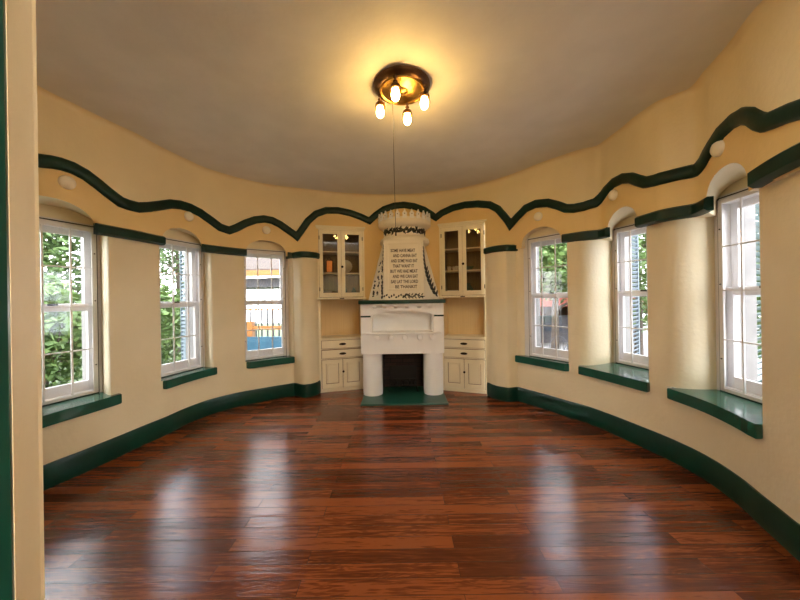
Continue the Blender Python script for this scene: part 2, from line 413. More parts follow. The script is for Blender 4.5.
# tier C: above ZB to the ceiling with a small cove
COVE = .045
cols = set(frange(TH0, TH1, STEP))
for w in WIN:
    for k in frange(-1, 1, .0833): cols.add((w['ul']+w['ur'])/2+k*(w['ul']-w['ur'])/2)
for c in cabs:
    cols.add(c[0]); cols.add(c[1])
for a, z in WP:
    if TH0 < a < TH1: cols.add(a)
cols = sorted(cols)
def zbot(a):
    for w in WIN:
        c = (w['ul']+w['ur'])/2; hw = abs(w['ul']-w['ur'])/2
        k = (a-c)/hw
        if abs(k) < 1-1e-6: return 2.19+(w['at']-2.19)*math.sqrt(1-k*k)
    for c in cabs:
        if c[0]+1e-6 < a < c[1]-1e-6: return CABZ
    return ZB
edges = sorted([w['ul'] for w in WIN]+[w['ur'] for w in WIN]+[c for cc in cabs for c in cc])
brk = [TH0]+edges+[TH1]
top = []
for b0, b1 in zip(brk, brk[1:]):
    cc = [c for c in cols if b0-1e-9 <= c <= b1+1e-9]
    if len(cc) < 2: continue
    mid = (b0+b1)/2
    g = []
    for c in cc:
        inner = min(max(c, b0+1e-5), b1-1e-5)
        zb = zbot(inner)
        iscab = any(q[0] < mid < q[1] for q in cabs)
        if not iscab and any(w['ur'] < mid < w['ul'] for w in WIN) and (c-b0 < 1e-7 or b1-c < 1e-7): zb = 2.19
        wz = max(wave_z(c), zb+.02)
        p = wp(c, TU)
        col = [V3(p, zb+(wz-zb)*k/4) for k in range(5)]+[V3(p, wz+(CEIL-COVE-wz)*k/3) for k in range(1, 4)]
        for k in range(1, 6):
            t = PI/2*k/5
            col.append(V3(wp(c, TU, -COVE*(1-math.cos(t))), CEIL-COVE+COVE*math.sin(t)))
        g.append(col)
        top.append((c, col[-1]))
    grid(g, [1]*4+[2]*8)
# arch soffits, ledge-side returns and the plaster above each window frame
for w in WIN:
    c = (w['ul']+w['ur'])/2; hw = (w['ul']-w['ur'])/2
    A, B = Vector(w['A']), Vector(w['B']); mid = (A+B)/2
    front, back, tymp = [], [], []
    for q in range(41):
        k = math.cos(PI*q/40)      # 1 -> -1 : left (ul) to right
        a = c+hw*k
        s = math.sqrt(max(0, 1-k*k))
        front.append(V3(wp(a, TU), 2.19+(w['at']-2.19)*s))
        pb = mid+(A-mid)*k*.94
        back.append(V3(pb, w['ft']+.0+(w['at']+.005-w['ft'])*s))
        tymp.append(V3(pb, w['ft']-.02))
    n = 6
    for mi, (P, Q) in ((2, (front, back)),):
        g = []
        for f_, b_ in zip(P, Q):
            g.append([tuple(f_[i]+(b_[i]-f_[i])*t/n for i in range(3)) for t in range(n+1)])
        grid(g, [0]*n)
    grid([[b_, t_] for b_, t_ in zip(back, tymp)], [0])
    # side returns between ledge level and arch springing
    for end, Pf, Pb in (('A', front[0], w['A']), ('B', front[-1], w['B'])):
        k = 0 if end == 'A' else -1
        vs = [wb.verts.new(p) for p in ((Pf[0], Pf[1], ZB), (Pf[0], Pf[1], front[k][2]), back[k], V3(Pb, w['ft']), V3(Pb, ZB))]
        wb.faces.new(vs).material_index = 0
# entrance jambs and lintel
for m in (wb,):
    pass
bmesh.ops.remove_doubles(wb, verts=wb.verts, dist=.0004)
me = bpy.data.meshes.new('wall_round')
bmesh.ops.recalc_face_normals(wb, faces=wb.faces)
for e in wb.edges:
    if len(e.link_faces) != 2 or e.calc_face_angle(0) > math.radians(32): e.smooth = False
wb.to_mesh(me); wb.free()
wall = link('wall_round', me, [M_wall, M_wallmid, M_walltop]); tag(wall, kind='structure')

# ceiling
cb = BM()
top.sort()
ring = [Vector(p) for _, p in top]
cen = Vector((C0[0], C0[1], CEIL+.001))
prev = None
for f_ in (1, .75, .5, .25):
    r_ = [cb.verts.new(cen+(p-cen)*f_) for p in ring]
    if prev:
        for i in range(len(r_)): 
            j = (i+1) % len(r_)
            cb.faces.new((prev[i], prev[j], r_[j], r_[i]))
    prev = r_
cv = cb.verts.new(cen)
for i in range(len(prev)): cb.faces.new((prev[i], prev[(i+1) % len(prev)], cv))
bmesh.ops.remove_doubles(cb, verts=cb.verts, dist=.0004)
tag(obj('ceiling', cb, M_ceil, smooth=True), kind='structure')

# floor
fb = BM(); box(fb, -3.1, 2.8, -2.6, 5.6, -.1, 0)
tag(obj('floor', fb, M_floor), kind='structure')

# entrance: jambs, lintel wall, hallway behind
PL, PR = wp(TH1, TL), wp(TH0, TL)
eb = BM()
jl = [(-2.3, .9), PL, (PL[0]+.004, PL[1]-.02), (-.318, .252), (-.33, .2), (-.33, .14), (-2.3, .14)]
prism(eb, [(-3.0, -.05), (-3.0, .5), (-2.2, .5), (-1.2, .1), (-.6, .17), (PL[0]-.01, PL[1]-.02), PL, (-.4065, .352), (-.3105, .2515), (-.33, .16), (-.42, -.05)], 0, CEIL)
prism(eb, [(1.9, -.05), (1.85, .5), PR, (2.3, 1.2), (2.9, 1.2), (2.9, -.05)], 0, CEIL)  # right jamb set wide, out of view, to let the hall fill light in
prism(eb, [(-.45, -.05), PL, (.4, .36), (1.2, .55), PR, (1.95, -.05)], 2.35, CEIL)
tag(obj('wall_entrance', eb, M_wall), kind='structure')
tb = BM(); prism(tb, [(-.3115, .252), (-.3065, .246), (-.318, .14), (-.40, -.08), (-.44, -.08), (-.44, -.05), (-.34, .14)], 0, 2.3)
tag(obj('trim_1', tb, M_green), kind='structure')
hb = BM()
box(hb, -2.1, 2.1, -2.62, -2.5, 0, 2.7); box(hb, -2.1, -2.0, -2.5, -.05, 0, 2.7); box(hb, 2.0, 2.1, -2.5, -.05, 0, 2.7)
tag(obj('wall_hall', hb, M_wall), kind='structure')
hb = BM(); box(hb, -2.1, 2.1, -2.62, -.05, 2.7, 2.8); tag(obj('ceiling_hall', hb, M_ceil), kind='structure')

# ------------------------------------------------------------------ green mouldings
def moulding(name, pts, hgt, proud, T, mat, vertical=True, back=.012, offs=None):
    """pts: list of (theta, z). Rounded flat strip following the wall"""
    bm = BM(); secs = []
    P = [Vector(V3(wp(a, T), z)) for a, z in pts]
    for i, (a, z) in enumerate(pts):
        p0 = P[max(0, i-1)]; p1 = P[min(len(P)-1, i+1)]
        d = (p1-p0).normalized()
        # wall normal pointing into the room
        q0 = Vector(V3(wp(a-.01, T), 0)); q1 = Vector(V3(wp(a+.01, T), 0)); t = (q1-q0).normalized()
        nrm = Vector((-t.y, t.x, 0))
        if nrm.dot(Vector((C0[0]-P[i].x, C0[1]-P[i].y, 0))) < 0: nrm = -nrm
        up = Vector((0, 0, 1)) if vertical else d.cross(nrm).normalized()
        if up.z < 0: up = -up
        h = hgt/2
        sc = 1.0
        if not vertical:
            # keep true width at cusps: mitre
            dz0 = (P[i]-p0).normalized() if i else d
            dz1 = (p1-P[i]).normalized() if i < len(P)-1 else d
            c = max(.55, dz0.dot(d)); sc = 1/c
        prof = [(-h, -back), (-h, proud*.55), (-h*.7, proud), (h*.7, proud), (h, proud*.55), (h, -back)]
        secs.append([P[i]+up*(u*sc)+nrm*v for u, v in prof])
    sweep(bm, secs)
    o = obj(name, bm, mat, autos=50); tag(o, kind='structure'); return o
# dense wave
dense = []
for (a0, z0), (a1, z1) in zip(WP, WP[1:]):
    for k in range(2): dense.append((a0+(a1-a0)*k/2, z0+(z1-z0)*k/2))
dense.append(WP[-1])
moulding('trim_2', dense, .104, .035, TU, M_trim, vertical=False)
# straight bands
runs = [(WIN[0]['ur'], WIN[1]['ul']), (WIN[1]['ur'], WIN[2]['ul']), (WIN[2]['ur'], cabs[1][1]+.012), (cabs[0][0]-.008, WIN[3]['ul']), (WIN[3]['ur'], WIN[4]['ul']), (WIN[4]['ur'], WIN[5]['ul']), (WIN[5]['ur'], TH0+.1), (TH1-.1, WIN[0]['ul'])]
for i, (s, e) in enumerate(runs):
    if i in (2, 3):
        # follows the bulging pier beside the cupboard
        if i == 2: s, e = tl(288), cabs[1][1]+.004
        else: s, e = cabs[0][0]-.004, tl(518.5)
        moulding('trim_%d' % (i+3), [(a, 2.168) for a in frange(s, e, .008)], .09, .04, TL, M_trim, back=.12)
    elif i == 6:
        s -= .045
        moulding('trim_9', [(a, 2.195+.035*math.sin(PI*min(1, k/14)/2)) for k, a in enumerate(frange(s, e, .012))], .115, .055, TU, M_trim)
    else:
        rt = i in (4, 5)
        if rt: s -= .01; e -= (.012 if i == 4 else .035)
        moulding('trim_%d' % (i+3), [(a, 2.185 if rt else 2.167) for a in frange(s, e, .012)], .108 if rt else .10, .05, TU, M_trim)
# baseboards
for nm, s, e in (('baseboard_left', TH1-.005, cabs[1][1]+.01), ('baseboard_right', cabs[0][0]-.008, TH0+.005)):
    moulding(nm, [(a, .1) for a in frange(s, e, .012)], .2, .022, TL, M_green)

# ------------------------------------------------------------------ windows
def framebox(bm, x0, x1, z0, z1, y0, y1, t, tb=None, bev=.004):
    tb = tb or t
    box(bm, x0, x0+t, y0, y1, z0, z1, bev); box(bm, x1-t, x1, y0, y1, z0, z1, bev)
    box(bm, x0+t, x1-t, y0, y1, z0, z0+tb, bev); box(bm, x0+t, x1-t, y0, y1, z1-t, z1, bev)
M_lining = noisy('darkened_lining', (.16, .15, .145), (.21, .2, .19), .6, scale=5)  # base colour darkened so sky light does not burn the lining out
def make_window(i, w):
    M = Matrix(((w['e'][0], w['n'][0], 0, w['A'][0]), (w['e'][1], w['n'][1], 0, w['A'][1]), (0, 0, 1, 0), (0, 0, 0, 1)))
    r = empty('window_%d' % (i+1), mat=M); tag(r, kind='structure')
    W, z0, z1 = w['W'], w['zs'], w['ft']
    b = BM(); framebox(b, -.03, W+(.03 if i != 3 else .0), z0-.02, z1, -.0, .14, .055); 
    for x0, x1 in ((-.06, .055), (W-.055, W+.06 if i != 3 else W+.004)): box(b, x0, x1, -.034, .0, z0-.02, z1, .005)
    box(b, .055, W-.055, -.034, .0, z1-.05, z1+.002, .002)
    obj('window_frame', b, M_white, r)
    b = BM(); framebox(b, -.05, W+(.05 if i != 3 else .0), z0-.05, z1+.22, .14, .30, .05); obj('outer_lining', b, M_lining, r)
    zm = (z0+z1)/2+.03
    # inner storm panel
    b = BM(); framebox(b, .05, W-.05, z0+.008, z1-.03, -.046, -.034, .04, .03)
    sp = obj('storm_panel', b, M_white, r)
    b = BM()
    for k in (1, 2):
        x = .055+(W-.11)*k/3; box(b, x-.0065, x+.0065, -.046, -.03, z0+.03, z1-.06, .002)
    for k in (1, 2, 3):
        z = (0, (z0+.03+zm)/2, zm, (zm+z1-.06)/2)[k]; box(b, .08, W-.08, -.045, -.031, z-.006, z+.006, .002)
    obj('glazing_bars', b, M_white, sp)
    b = BM(); framebox(b, .042, W-.042, z0+.001, z1-.012, -.04, -.031, .009, bev=0)
    g = obj('gasket', b, M_black, sp); g['label'] = 'thin black gasket line'
    b = BM(); box(b, .085, W-.085, -.040, -.038, z0+.03, z1-.06); obj('pane', b, M_glass, sp)
    # sashes
    for nm, y, a, c in (('lower_sash', .035, z0+.03, zm+.025), ('upper_sash', .08, zm-.045, z1-.05)):
        b = BM(); framebox(b, .022, W-.022, a, c, y, y+.036, .062, .10 if nm == 'lower_sash' else .075)
        s = obj(nm, b, M_white, r)
        b = BM(); box(b, .06, W-.06, y+.016, y+.019, a+.04, c-.04); obj('pane', b, M_glass, s)
        if nm == 'lower_sash':
            b = BM(); box(b, W/2-.035, W/2+.035, y-.016, y+.002, c-.012, c+.006, .003); lt = obj('latch', b, M_dark, s)
    for x in (.07, W-.07):
        for z in (z0+.28, z0+(z1-z0)*.55, z1-.28):
            b = BM(); lathe(b, [(.0, -.004), (.006, -.002), (.006, .004)], seg=10)
            bmesh.ops.rotate(b, verts=b.verts, matrix=Matrix.Rotation(PI/2, 3, 'X')); bmesh.ops.translate(b, verts=b.verts, vec=(x, -.047, z))
            obj('clip_screw', b, M_dark, r)
    # sill, a thick board whose front follows the wall
    b = BM()
    le, re = w['l1'], w['r1']
    fr = []
    aa = le+(.03, .004, .0, .03, .045, .035)[i]; bb = re-(.034, .022, .012, .006, .018, .022)[i]
    n = 12
    F0 = Vector(wp(aa, TL, -.045)); F1 = Vector(wp(bb, TL, -.045))
    for k in range(n+1):
        t = k/n
        q = F0.lerp(F1, t); qc = Vector(wp(aa+(bb-aa)*t, TL, -.045))
        fr.append(q.lerp(qc, .85))
    Ms = M.inverted()
    loc = [(Ms @ Vector((q.x, q.y, 0))) for q in fr]
    poly = [(q.x, q.y) for q in loc]+[(W+.03, .02), (-.03, .02)]
    prism(b, poly, z0-.095, z0)
    bmesh.ops.bevel(b, geom=[e for e in b.edges], offset=.006, segments=2, affect='EDGES')
    obj('window_sill', b, M_sill, r, autos=40)
    return r
for i, w in enumerate(WIN): w['root'] = make_window(i, w)

# ------------------------------------------------------------------ plaster bosses
BO = [(66.5, 182.5, 8.3, 'round cream boss above the nearest left window, half a step from the doorway'), (188.3, 216.5, 4.6, 'round cream boss above the middle left window'), (266.3, 220.3, 3.8, 'round cream boss above the far left window, closest on its side to the fireplace'),
      (538.5, 216.5, 4.2, 'round cream boss above the far right window, closest on its side to the fireplace'), (614, 195, 5, 'round cream boss above the middle right window'), (719.5, 148.5, 8.0, 'round cream boss above the nearest right window, largest on that side')]
BO[2] = (266.3, 230.2, 3.8, BO[2][3])
for px, py, rp_, lab in BO:
    a, z, d = hit(px, TU, py)
    r_ = .058
    b = BM(); lathe(b, [(r_, -.01), (r_, .012), (r_*.93, .024), (r_*.7, .037), (r_*.35, .044), (0, .046)], seg=28)
    q0, q1 = Vector(wp(a-.02, TU)), Vector(wp(a+.02, TU)); t = (q1-q0).normalized(); n_ = Vector((-t.y, t.x, 0))
    p = Vector(V3(wp(a, TU), z))
    if n_.dot(Vector((C0[0], C0[1], z))-p) < 0: n_ = -n_
    o = obj('wall_boss', b, M_hood, autos=50); o.matrix_world = Matrix.Translation(p) @ n_.to_track_quat('Z', 'Y').to_matrix().to_4x4()
    tag(o, lab, 'wall boss', 'round bosses above the windows')

# ------------------------------------------------------------------ cupboards
def oval_pull(b, x, y, z, w=.11, h=.038):
    t = BM(); lathe(t, [(1, 0), (1, .1), (.8, .5), (.4, .9), (0, 1)], seg=20)
    bmesh.ops.scale(t, verts=t.verts, vec=(w/2, h/2, .018)); bmesh.ops.rotate(t, verts=t.verts, matrix=Matrix.Rotation(PI/2, 3, 'X')); bmesh.ops.translate(t, verts=t.verts, vec=(x, y, z)); merge(b, t)
def knob(b, x, y, z, r=.017, l=.03):
    t = BM(); lathe(t, [(r*.5, 0), (r*.45, l*.4), (r, l*.6), (r*.9, l*.9), (0, l)], seg=16)
    bmesh.ops.rotate(t, verts=t.verts, matrix=Matrix.Rotation(PI/2, 3, 'X')); bmesh.ops.translate(t, verts=t.verts, vec=(x, y, z)); merge(b, t)
def cupboard(PA, PB, label):
    ex, ey = PB[0]-PA[0], PB[1]-PA[1]; L = math.hypot(ex, ey); ex /= L; ey /= L
    M = Matrix(((ex, -ey, 0, PA[0]), (ey, ex, 0, PA[1]), (0, 0, 1, 0), (0, 0, 0, 1)))
    r = empty('built_in_cupboard', mat=M); tag(r, label, 'cupboard', 'built-in cupboards beside the fireplace')
    W = L; D = .34; T = 2.655
    b = BM()
    box(b, .03, .05, .02, D, .0, T-.02); box(b, W-.05, W-.03, .02, D, .0, T-.02)          # sides
    box(b, .03, W-.03, D-.001, D+.02, 0, T-.02)                                         # back
    box(b, .03, W-.03, .02, D, T-.05, T-.02); box(b, .03, W-.03, .0, D, 1.475, 1.51)         # top and upper floor
    box(b, .03, W-.03, .02, D, .02, .05)
    ci = obj('carcass', b, M_cabin, r)
    b = BM()
    s = .045
    for x0, x1 in ((0, s), (W-s, W)):
        box(b, x0, x1, 0, .022, 0, T-.015, .003)
    box(b, s, W-s, 0, .022, T-.07, T-.015, .003); box(b, s, W-s, .0, .022, 1.475, 1.52, .003); box(b, s, W-s, 0, .022, .825, .845, .002)
    box(b, s, W-s, 0, .022, .677, .688, .002); box(b, s, W-s, 0, .022, .522, .533, .002); box(b, s, W-s, 0, .022, 0, .055, .003)
    obj('face_frame', b, M_cab, r)
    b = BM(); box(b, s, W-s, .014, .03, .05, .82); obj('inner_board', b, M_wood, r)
    b = BM(); box(b, -.015, W+.015, -.035, .03, T-.028, T, .006); box(b, -.005, W+.005, -.02, .03, T-.05, T-.026, .005); obj('cornice', b, M_cab, r)
    b = BM(); box(b, -.012, W+.012, -.04, .02, 1.478, 1.505, .005); obj('shelf_lip', b, M_cab, r)
    b = BM(); box(b, s, W-s, -.02, D, .845, .868, .004); obj('counter', b, M_cab, r)
    b = BM(); box(b, .051, W-.051, D-.012, D, .868, 1.475)
    for k in range(1, 10):
        x = .05+(W-.1)*k/10; box(b, x-.002, x+.002, D-.0155, D-.008, .868, 1.475)
    box(b, .05, .058, .022, D, .868, 1.475); box(b, W-.058, W-.05, .022, D, .868, 1.475)
    obj('niche_back', b, M_niche, r)
    for z in (1.90, 2.245):
        b = BM(); box(b, .05, W-.05, .03, D-.01, z-.01, z+.01, .002); obj('shelf', b, M_cab, r)
    # upper glazed doors
    c = W/2
    for x0, x1, hx in ((s-.012, c-.002, c-.03), (c+.002, W-s+.012, c+.03)):
        b = BM(); framebox(b, x0, x1, 1.515, T-.072, -.02, .0, .058, .07); dr = obj('glazed_door', b, M_cab, r)
        b = BM(); framebox(b, x0-.004, x1+.004, 1.511, T-.068, -.003, .001, .03, bev=0); obj('door_shadow_line', b, M_wood, dr)  # brown strip painted in as the shadow line around the door
        b = BM(); box(b, x0+.05, x1-.05, -.011, -.008, 1.56, T-.12); obj('pane', b, M_cglass, dr)
        for z in (1.64, 2.46):
            b = BM(); xx = x0+.004 if hx < c else x1-.004
            box(b, xx-.006, xx+.006, -.026, -.018, z-.03, z+.03, .002); obj('hinge', b, M_dark, dr)
    b = BM(); knob(b, c+.012, -.02, 2.0, .02); dk = obj('door_latch', b, M_dark, r)
    b = BM(); box(b, c-.035, c+.035, -.048, -.038, 1.485, 1.5, .003); obj('latch_bar', b, M_dark, r)
    # drawers
    for z0, z1 in ((.693, .823), (.538, .672)):
        b = BM(); box(b, s+.008, W-s-.008, -.016, .004, z0+.004, z1-.004, .005); dw = obj('drawer', b, M_cab, r)
        b = BM(); oval_pull(b, c, -.016, (z0+z1)/2); obj('oval_pull', b, M_dark, dw)
        b = BM(); framebox(b, c+.13, c+.19, (z0+z1)/2-.018, (z0+z1)/2+.018, -.02, -.014, .005, bev=0); obj('label_holder', b, M_cab, dw)
    # lower doors
    for x0, x1 in ((s+.008, c-.004), (c+.004, W-s-.008)):
        b = BM(); framebox(b, x0, x1, .062, .514, -.018, .008, .06, .07); box(b, x0+.05, x1-.05, .006, .012, .12, .47); box(b, x0+.082, x1-.082, -.006, .008, .15, .44, .006)
        pd = obj('panel_door', b, M_cab, r)
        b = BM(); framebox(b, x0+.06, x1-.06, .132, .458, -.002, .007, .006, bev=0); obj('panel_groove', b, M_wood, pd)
    b = BM(); knob(b, c+.005, -.018, .32, .018); obj('knob', b, M_dark, r)
    return r, M
cupL, ML = cupboard((-1.305, 4.985), (-.575, 5.19), 'cream built-in cupboard left of the fireplace with orange reflection box and plates behind glass')
cupR, MR = cupboard((.64, 5.04), (1.33, 4.785), 'cream built-in cupboard right of the fireplace with cups on the middle shelf')

def plate(name, M, x, y, z, r_, mat, tilt, label, cat='plate'):
    b = BM(); lathe(b, [(0, 0), (r_*.55, 0), (r_*.6, .006), (r_, .018), (r_, .022), (r_*.6, .011), (r_*.5, .006), (0, .006)], seg=28)
    o = obj(name, b, mat, autos=60)
    o.matrix_world = M @ Matrix.Translation((x, y, z)) @ Matrix.Rotation(tilt, 4, 'X')
    return tag(o, label, cat)
def pot(name, M, x, y, z, prof, mat, label, cat, group=None):
    b = BM(); lathe(b, prof, seg=20); o = obj(name, b, mat, autos=60); o.matrix_world = M @ Matrix.Translation((x, y, z)); return tag(o, label, cat, group)
CUP = [(0, .002), (.022, 0), (.03, .03), (.036, .07), (.033, .07), (.026, .03), (0, .012)]
BOWL = [(0, .004), (.035, 0), (.04, .012), (.075, .05), (.08, .06), (.074, .058), (.035, .016), (0, .012)]
VASE = [(0, 0), (.03, 0), (.045, .03), (.05, .07), (.03, .12), (.018, .14), (.022, .16), (.016, .16), (.012, .14), (0, .1)]
plate('standing_plate', ML, .47, .26, 2.03, .115, M_china, math.radians(78), 'round pale plate standing on the middle shelf of the left cupboard')
# orange box standing in for a window reflection in the cupboard glass
lt = empty('reflection_box', mat=ML @ Matrix.Translation((.2, .16, 1.911))); tag(lt, 'copper coloured box standing in for a glass reflection on the middle shelf of the left cupboard', 'reflection_box')
b = BM(); box(b, -.06, .06, -.05, .05, 0, .02, .004); box(b, -.055, .055, -.045, .045, .2, .22, .004)
for sx in (-1, 1):
    for sy in (-1, 1): box(b, sx*.052-.006, sx*.052+.006, sy*.042-.006, sy*.042+.006, .02, .2)
obj('reflection_box_frame', b, M_dark, lt)
b = BM(); box(b, -.046, .046, -.036, .036, .02, .2); obj('reflection_box_body', b, M_amber, lt)
b = BM(); tube(b, [(-.03, 0, .22), (-.02, 0, .25), (0, 0, .26), (.02, 0, .25), (.03, 0, .22)], .004); obj('reflection_box_handle', b, M_dark, lt)
for k in range(3): plate('plate', ML, .17, .17, 1.511+k*.012, .085, M_china, 0, ['bottom', 'middle', 'top'][k]+' plate of the low stack on the lowest glazed shelf of the left cupboard')
pot('bowl', ML, .17, .17, 1.56, BOWL, M_china, 'small bowl resting on the plate stack in the left cupboard', 'bowl')
pot('vase', ML, .42, .16, 1.511, [(r*1.3, z*1.5) for r, z in VASE], M_blueg, 'taller greenish vase on the lowest glazed shelf of the left cupboard', 'vase')
pot('vase', ML, .60, .2, 1.511, VASE, M_blueg, 'shorter greenish vase on the lowest glazed shelf of the left cupboard', 'vase')
pot('bowl', ML, .2, .18, 1.70-.189, BOWL, M_blueg, 'x', 'bowl').hide_render = False
bpy.data.objects.remove(bpy.data.objects['bowl.001'])
for x, y, nm in ((.13, .14, 'left'), (.2, .2, 'middle'), (.26, .13, 'right')):
    pot('cup', MR, x, y, 1.911, CUP, M_china, nm+' one of three small cups on the middle shelf, left half of the right cupboard', 'cup', 'small cups in the right cupboard')
bb_ = BM(); box(bb_, -.085, .085, -.06, .06, 0, .07, .01); box(bb_, -.09, .09, -.065, .065, .06, .085, .008)
o = obj('butter_dish', bb_, M_china); o.matrix_world = MR @ Matrix.Translation((.19, .14, 1.511)); tag(o, 'white covered dish on the lowest glazed shelf of the right cupboard', 'dish')
pot('jar', MR, .43, .17, 1.511, [(r*1.6, z*1.2) for r, z in VASE], M_blueg, 'dark green jar on the lowest glazed shelf of the right cupboard', 'jar')
pot('bowl', MR, .44, .17, 1.911, BOWL, M_blueg, 'green bowl on the middle shelf of the right cupboard', 'bowl')

# ------------------------------------------------------------------ fireplace
FX, FY = .03, 4.68
fp = empty('fireplace', (FX, FY, 0)); tag(fp, 'white plaster fireplace with pillar legs and a painted tower hood between two cupboards', 'fireplace')
WY = .57       # wall behind
for s, nm in ((-1, 'l'), (1, 'r')):
    b = BM(); lathe(b, [(.146, .02), (.15, .06), (.15, .4), (.148, .66)], cx=s*.463, cy=.155, seg=36)
    box(b, *( (-.6, -.40) if s < 0 else (.40, .6)), .16, .49, .02, .66)
    obj('pillar', b, M_wpl, fp, autos=40)
# body with an arched niche
b = BM()
def archz(x): 
    k = min(1, abs(x)/.46); return 1.215+.085*math.sqrt(max(0, 1-k*k))
X0, X1, Z0, Z1, NZ = -.62, .615, .655, 1.40, .972
def quad(bm, pts): bm.faces.new([bm.verts.new(p) for p in pts])
xs = [-.46+.92*i/32 for i in range(33)]
quad(b, [(X0, 0, Z0), (-.46, 0, Z0), (-.46, 0, Z1), (X0, 0, Z1)]); quad(b, [(.46, 0, Z0), (X1, 0, Z0), (X1, 0, Z1), (.46, 0, Z1)])
for a, c in zip(xs, xs[1:]):
    quad(b, [(a, 0, Z0), (c, 0, Z0), (c, 0, NZ), (a, 0, NZ)])
    quad(b, [(a, 0, archz(a)), (c, 0, archz(c)), (c, 0, Z1), (a, 0, Z1)])
    quad(b, [(a, 0, archz(a)), (c, 0, archz(c)), (c, .3, archz(c)), (a, .3, archz(a))])
    quad(b, [(a, .3, NZ), (c, .3, NZ), (c, .3, archz(c)), (a, .3, archz(a))])
quad(b, [(-.46, 0, NZ), (.46, 0, NZ), (.46, .3, NZ), (-.46, .3, NZ)])
for s in (-.46, .46): quad(b, [(s, 0, NZ), (s, .3, NZ), (s, .3, archz(s)), (s, 0, archz(s))])
for s in (X0, X1): quad(b, [(s, 0, Z0), (s, .49, Z0), (s, .49, Z1), (s, 0, Z1)])
quad(b, [(X0, 0, Z0), (X1, 0, Z0), (X1, .49, Z0), (X0, .49, Z0)]); quad(b, [(X0, 0, Z1), (X1, 0, Z1), (X1, .49, Z1), (X0, .49, Z1)])
bmesh.ops.remove_doubles(b, verts=b.verts, dist=1e-5)
obj('breast', b, M_wpl, fp)
b = BM(); box(b, -.6, .56, -.05, .03, .952, .975, .006); obj('niche_ledge', b, M_wpl, fp)
for x in (-.375, -.172, .035, .255, .44):
    b = BM(); knob(b, x, -.0, .905, .042, .08); k_ = obj('peg', b, M_wpl, fp, autos=50)
for x in (-.405, -.26, -.10, .07, .25, .405):
    b = BM(); 
    vs = [(-.035, -.07, 1.40), (.035, -.07, 1.40), (.035, -.07, 1.365), (-.035, -.07, 1.365), (-.022, .0, 1.33), (.022, .0, 1.33), (-.028, .02, 1.40), (.028, .02, 1.40), (-.022, .02, 1.33), (.022, .02, 1.33)]
    v = [b.verts.new((p[0]+x, p[1], p[2])) for p in vs]
    for f_ in ((0, 1, 2, 3), (3, 2, 5, 4), (0, 3, 4, 8, 6), (1, 7, 9, 5, 2), (6, 7, 1, 0), (4, 5, 9, 8), (6, 8, 9, 7)): b.faces.new([v[i] for i in f_])
    obj('corbel', b, M_wpl, fp)
b = BM(); box(b, -.645, .64, -.075, .47, 1.402, 1.458, .012); mt = obj('mantel_shelf', b, M_green, fp); mt['label'] = 'dark green mantel shelf'
for x0, x1 in ((-.622, -.47), (.47, .615)):
    b = BM(); box(b, x0, x1, -.012, .02, 1.205, 1.228, .004); obj('green_band', b, M_trim, fp)
b = BM(); box(b, -.60, .62, -.34, WY, .0, .026, .008); hs = obj('hearth', b, M_hearth, fp); hs['label'] = 'green painted hearth slab'
b = BM()
box(b, -.46, -.32, .12, WY, .026, .66); box(b, .32, .46, .12, WY, .026, .66); box(b, -.4, .4, WY-.06, WY, .026, .66)
fbx = obj('firebox', b, M_brick, fp); fbx['label'] = 'sooty brick firebox lining'
# iron grate in the firebox
gr = empty('fire_grate', (FX, FY+.33, .0262)); tag(gr, 'dark iron fire grate standing inside the firebox', 'grate')
b = BM()
for k in range(9): x = -.2+.05*k; tube(b, [(x, -.1, .1), (x, -.11, .2)], .006, 6)
for z in (.1, .2): tube(b, [(-.22, -.1-.01*(z > .15), z), (.22, -.1-.01*(z > .15), z)], .008, 6)
obj('front_bars', b, M_iron, gr)
b = BM()
for k in range(8): x = -.19+.054*k; tube(b, [(x, -.1, .1), (x, .1, .1)], .007, 6)
obj('grate_floor', b, M_iron, gr)
for sx in (-1, 1):
    for y in (-.1, .1): b = BM(); tube(b, [(sx*.2, y, .1), (sx*.22, y, 0)], .009, 6); obj('leg', b, M_iron, gr)
b = BM(); box(b, -.22, .22, .1, .112, .08, .36, .004); obj('fireback', b, M_iron, gr)

# tower hood
b = BM()
HZ0, HZ1 = 1.458, 2.36
def hsec(z):
    t = (HZ1-z)/(HZ1-HZ0)
    w_ = .325+.235*t; d_ = .42+.04*t
    fy = WY-.05-d_
    return [(-w_, WY, z), (-w_, WY-.26-.05*t, z), (-.30, fy, z), (.30, fy, z), (w_, WY-.26-.05*t, z), (w_, WY, z)]
sweep(b, [[Vector(p) for p in hsec(HZ0+(HZ1-HZ0)*k/8)] for k in range(9)])
hood = obj('hood', b, M_hood, fp); hood['label'] = 'ivory plaster hood flaring out like a tower'
def hpt(side, u, z, off=.003):
    """point on the slanted side face (side -1/1), u from 0 (panel edge) to 1 (wall edge)"""
    s = hsec(z)
    a, c = (Vector(s[2]), Vector(s[1])) if side < 0 else (Vector(s[3]), Vector(s[4]))
    p = a.lerp(c, u)
    s2 = hsec(z+.05); a2 = Vector(s2[2] if side < 0 else s2[3])
    nr = (c-a).cross(a2-a).normalized()
    if nr.y > 0: nr = -nr
    return p+nr*off, nr
def fpt(x, z, off=.004):
    s = hsec(z); return Vector((x, s[2][1]-off, z)), Vector((0, -1, 0))
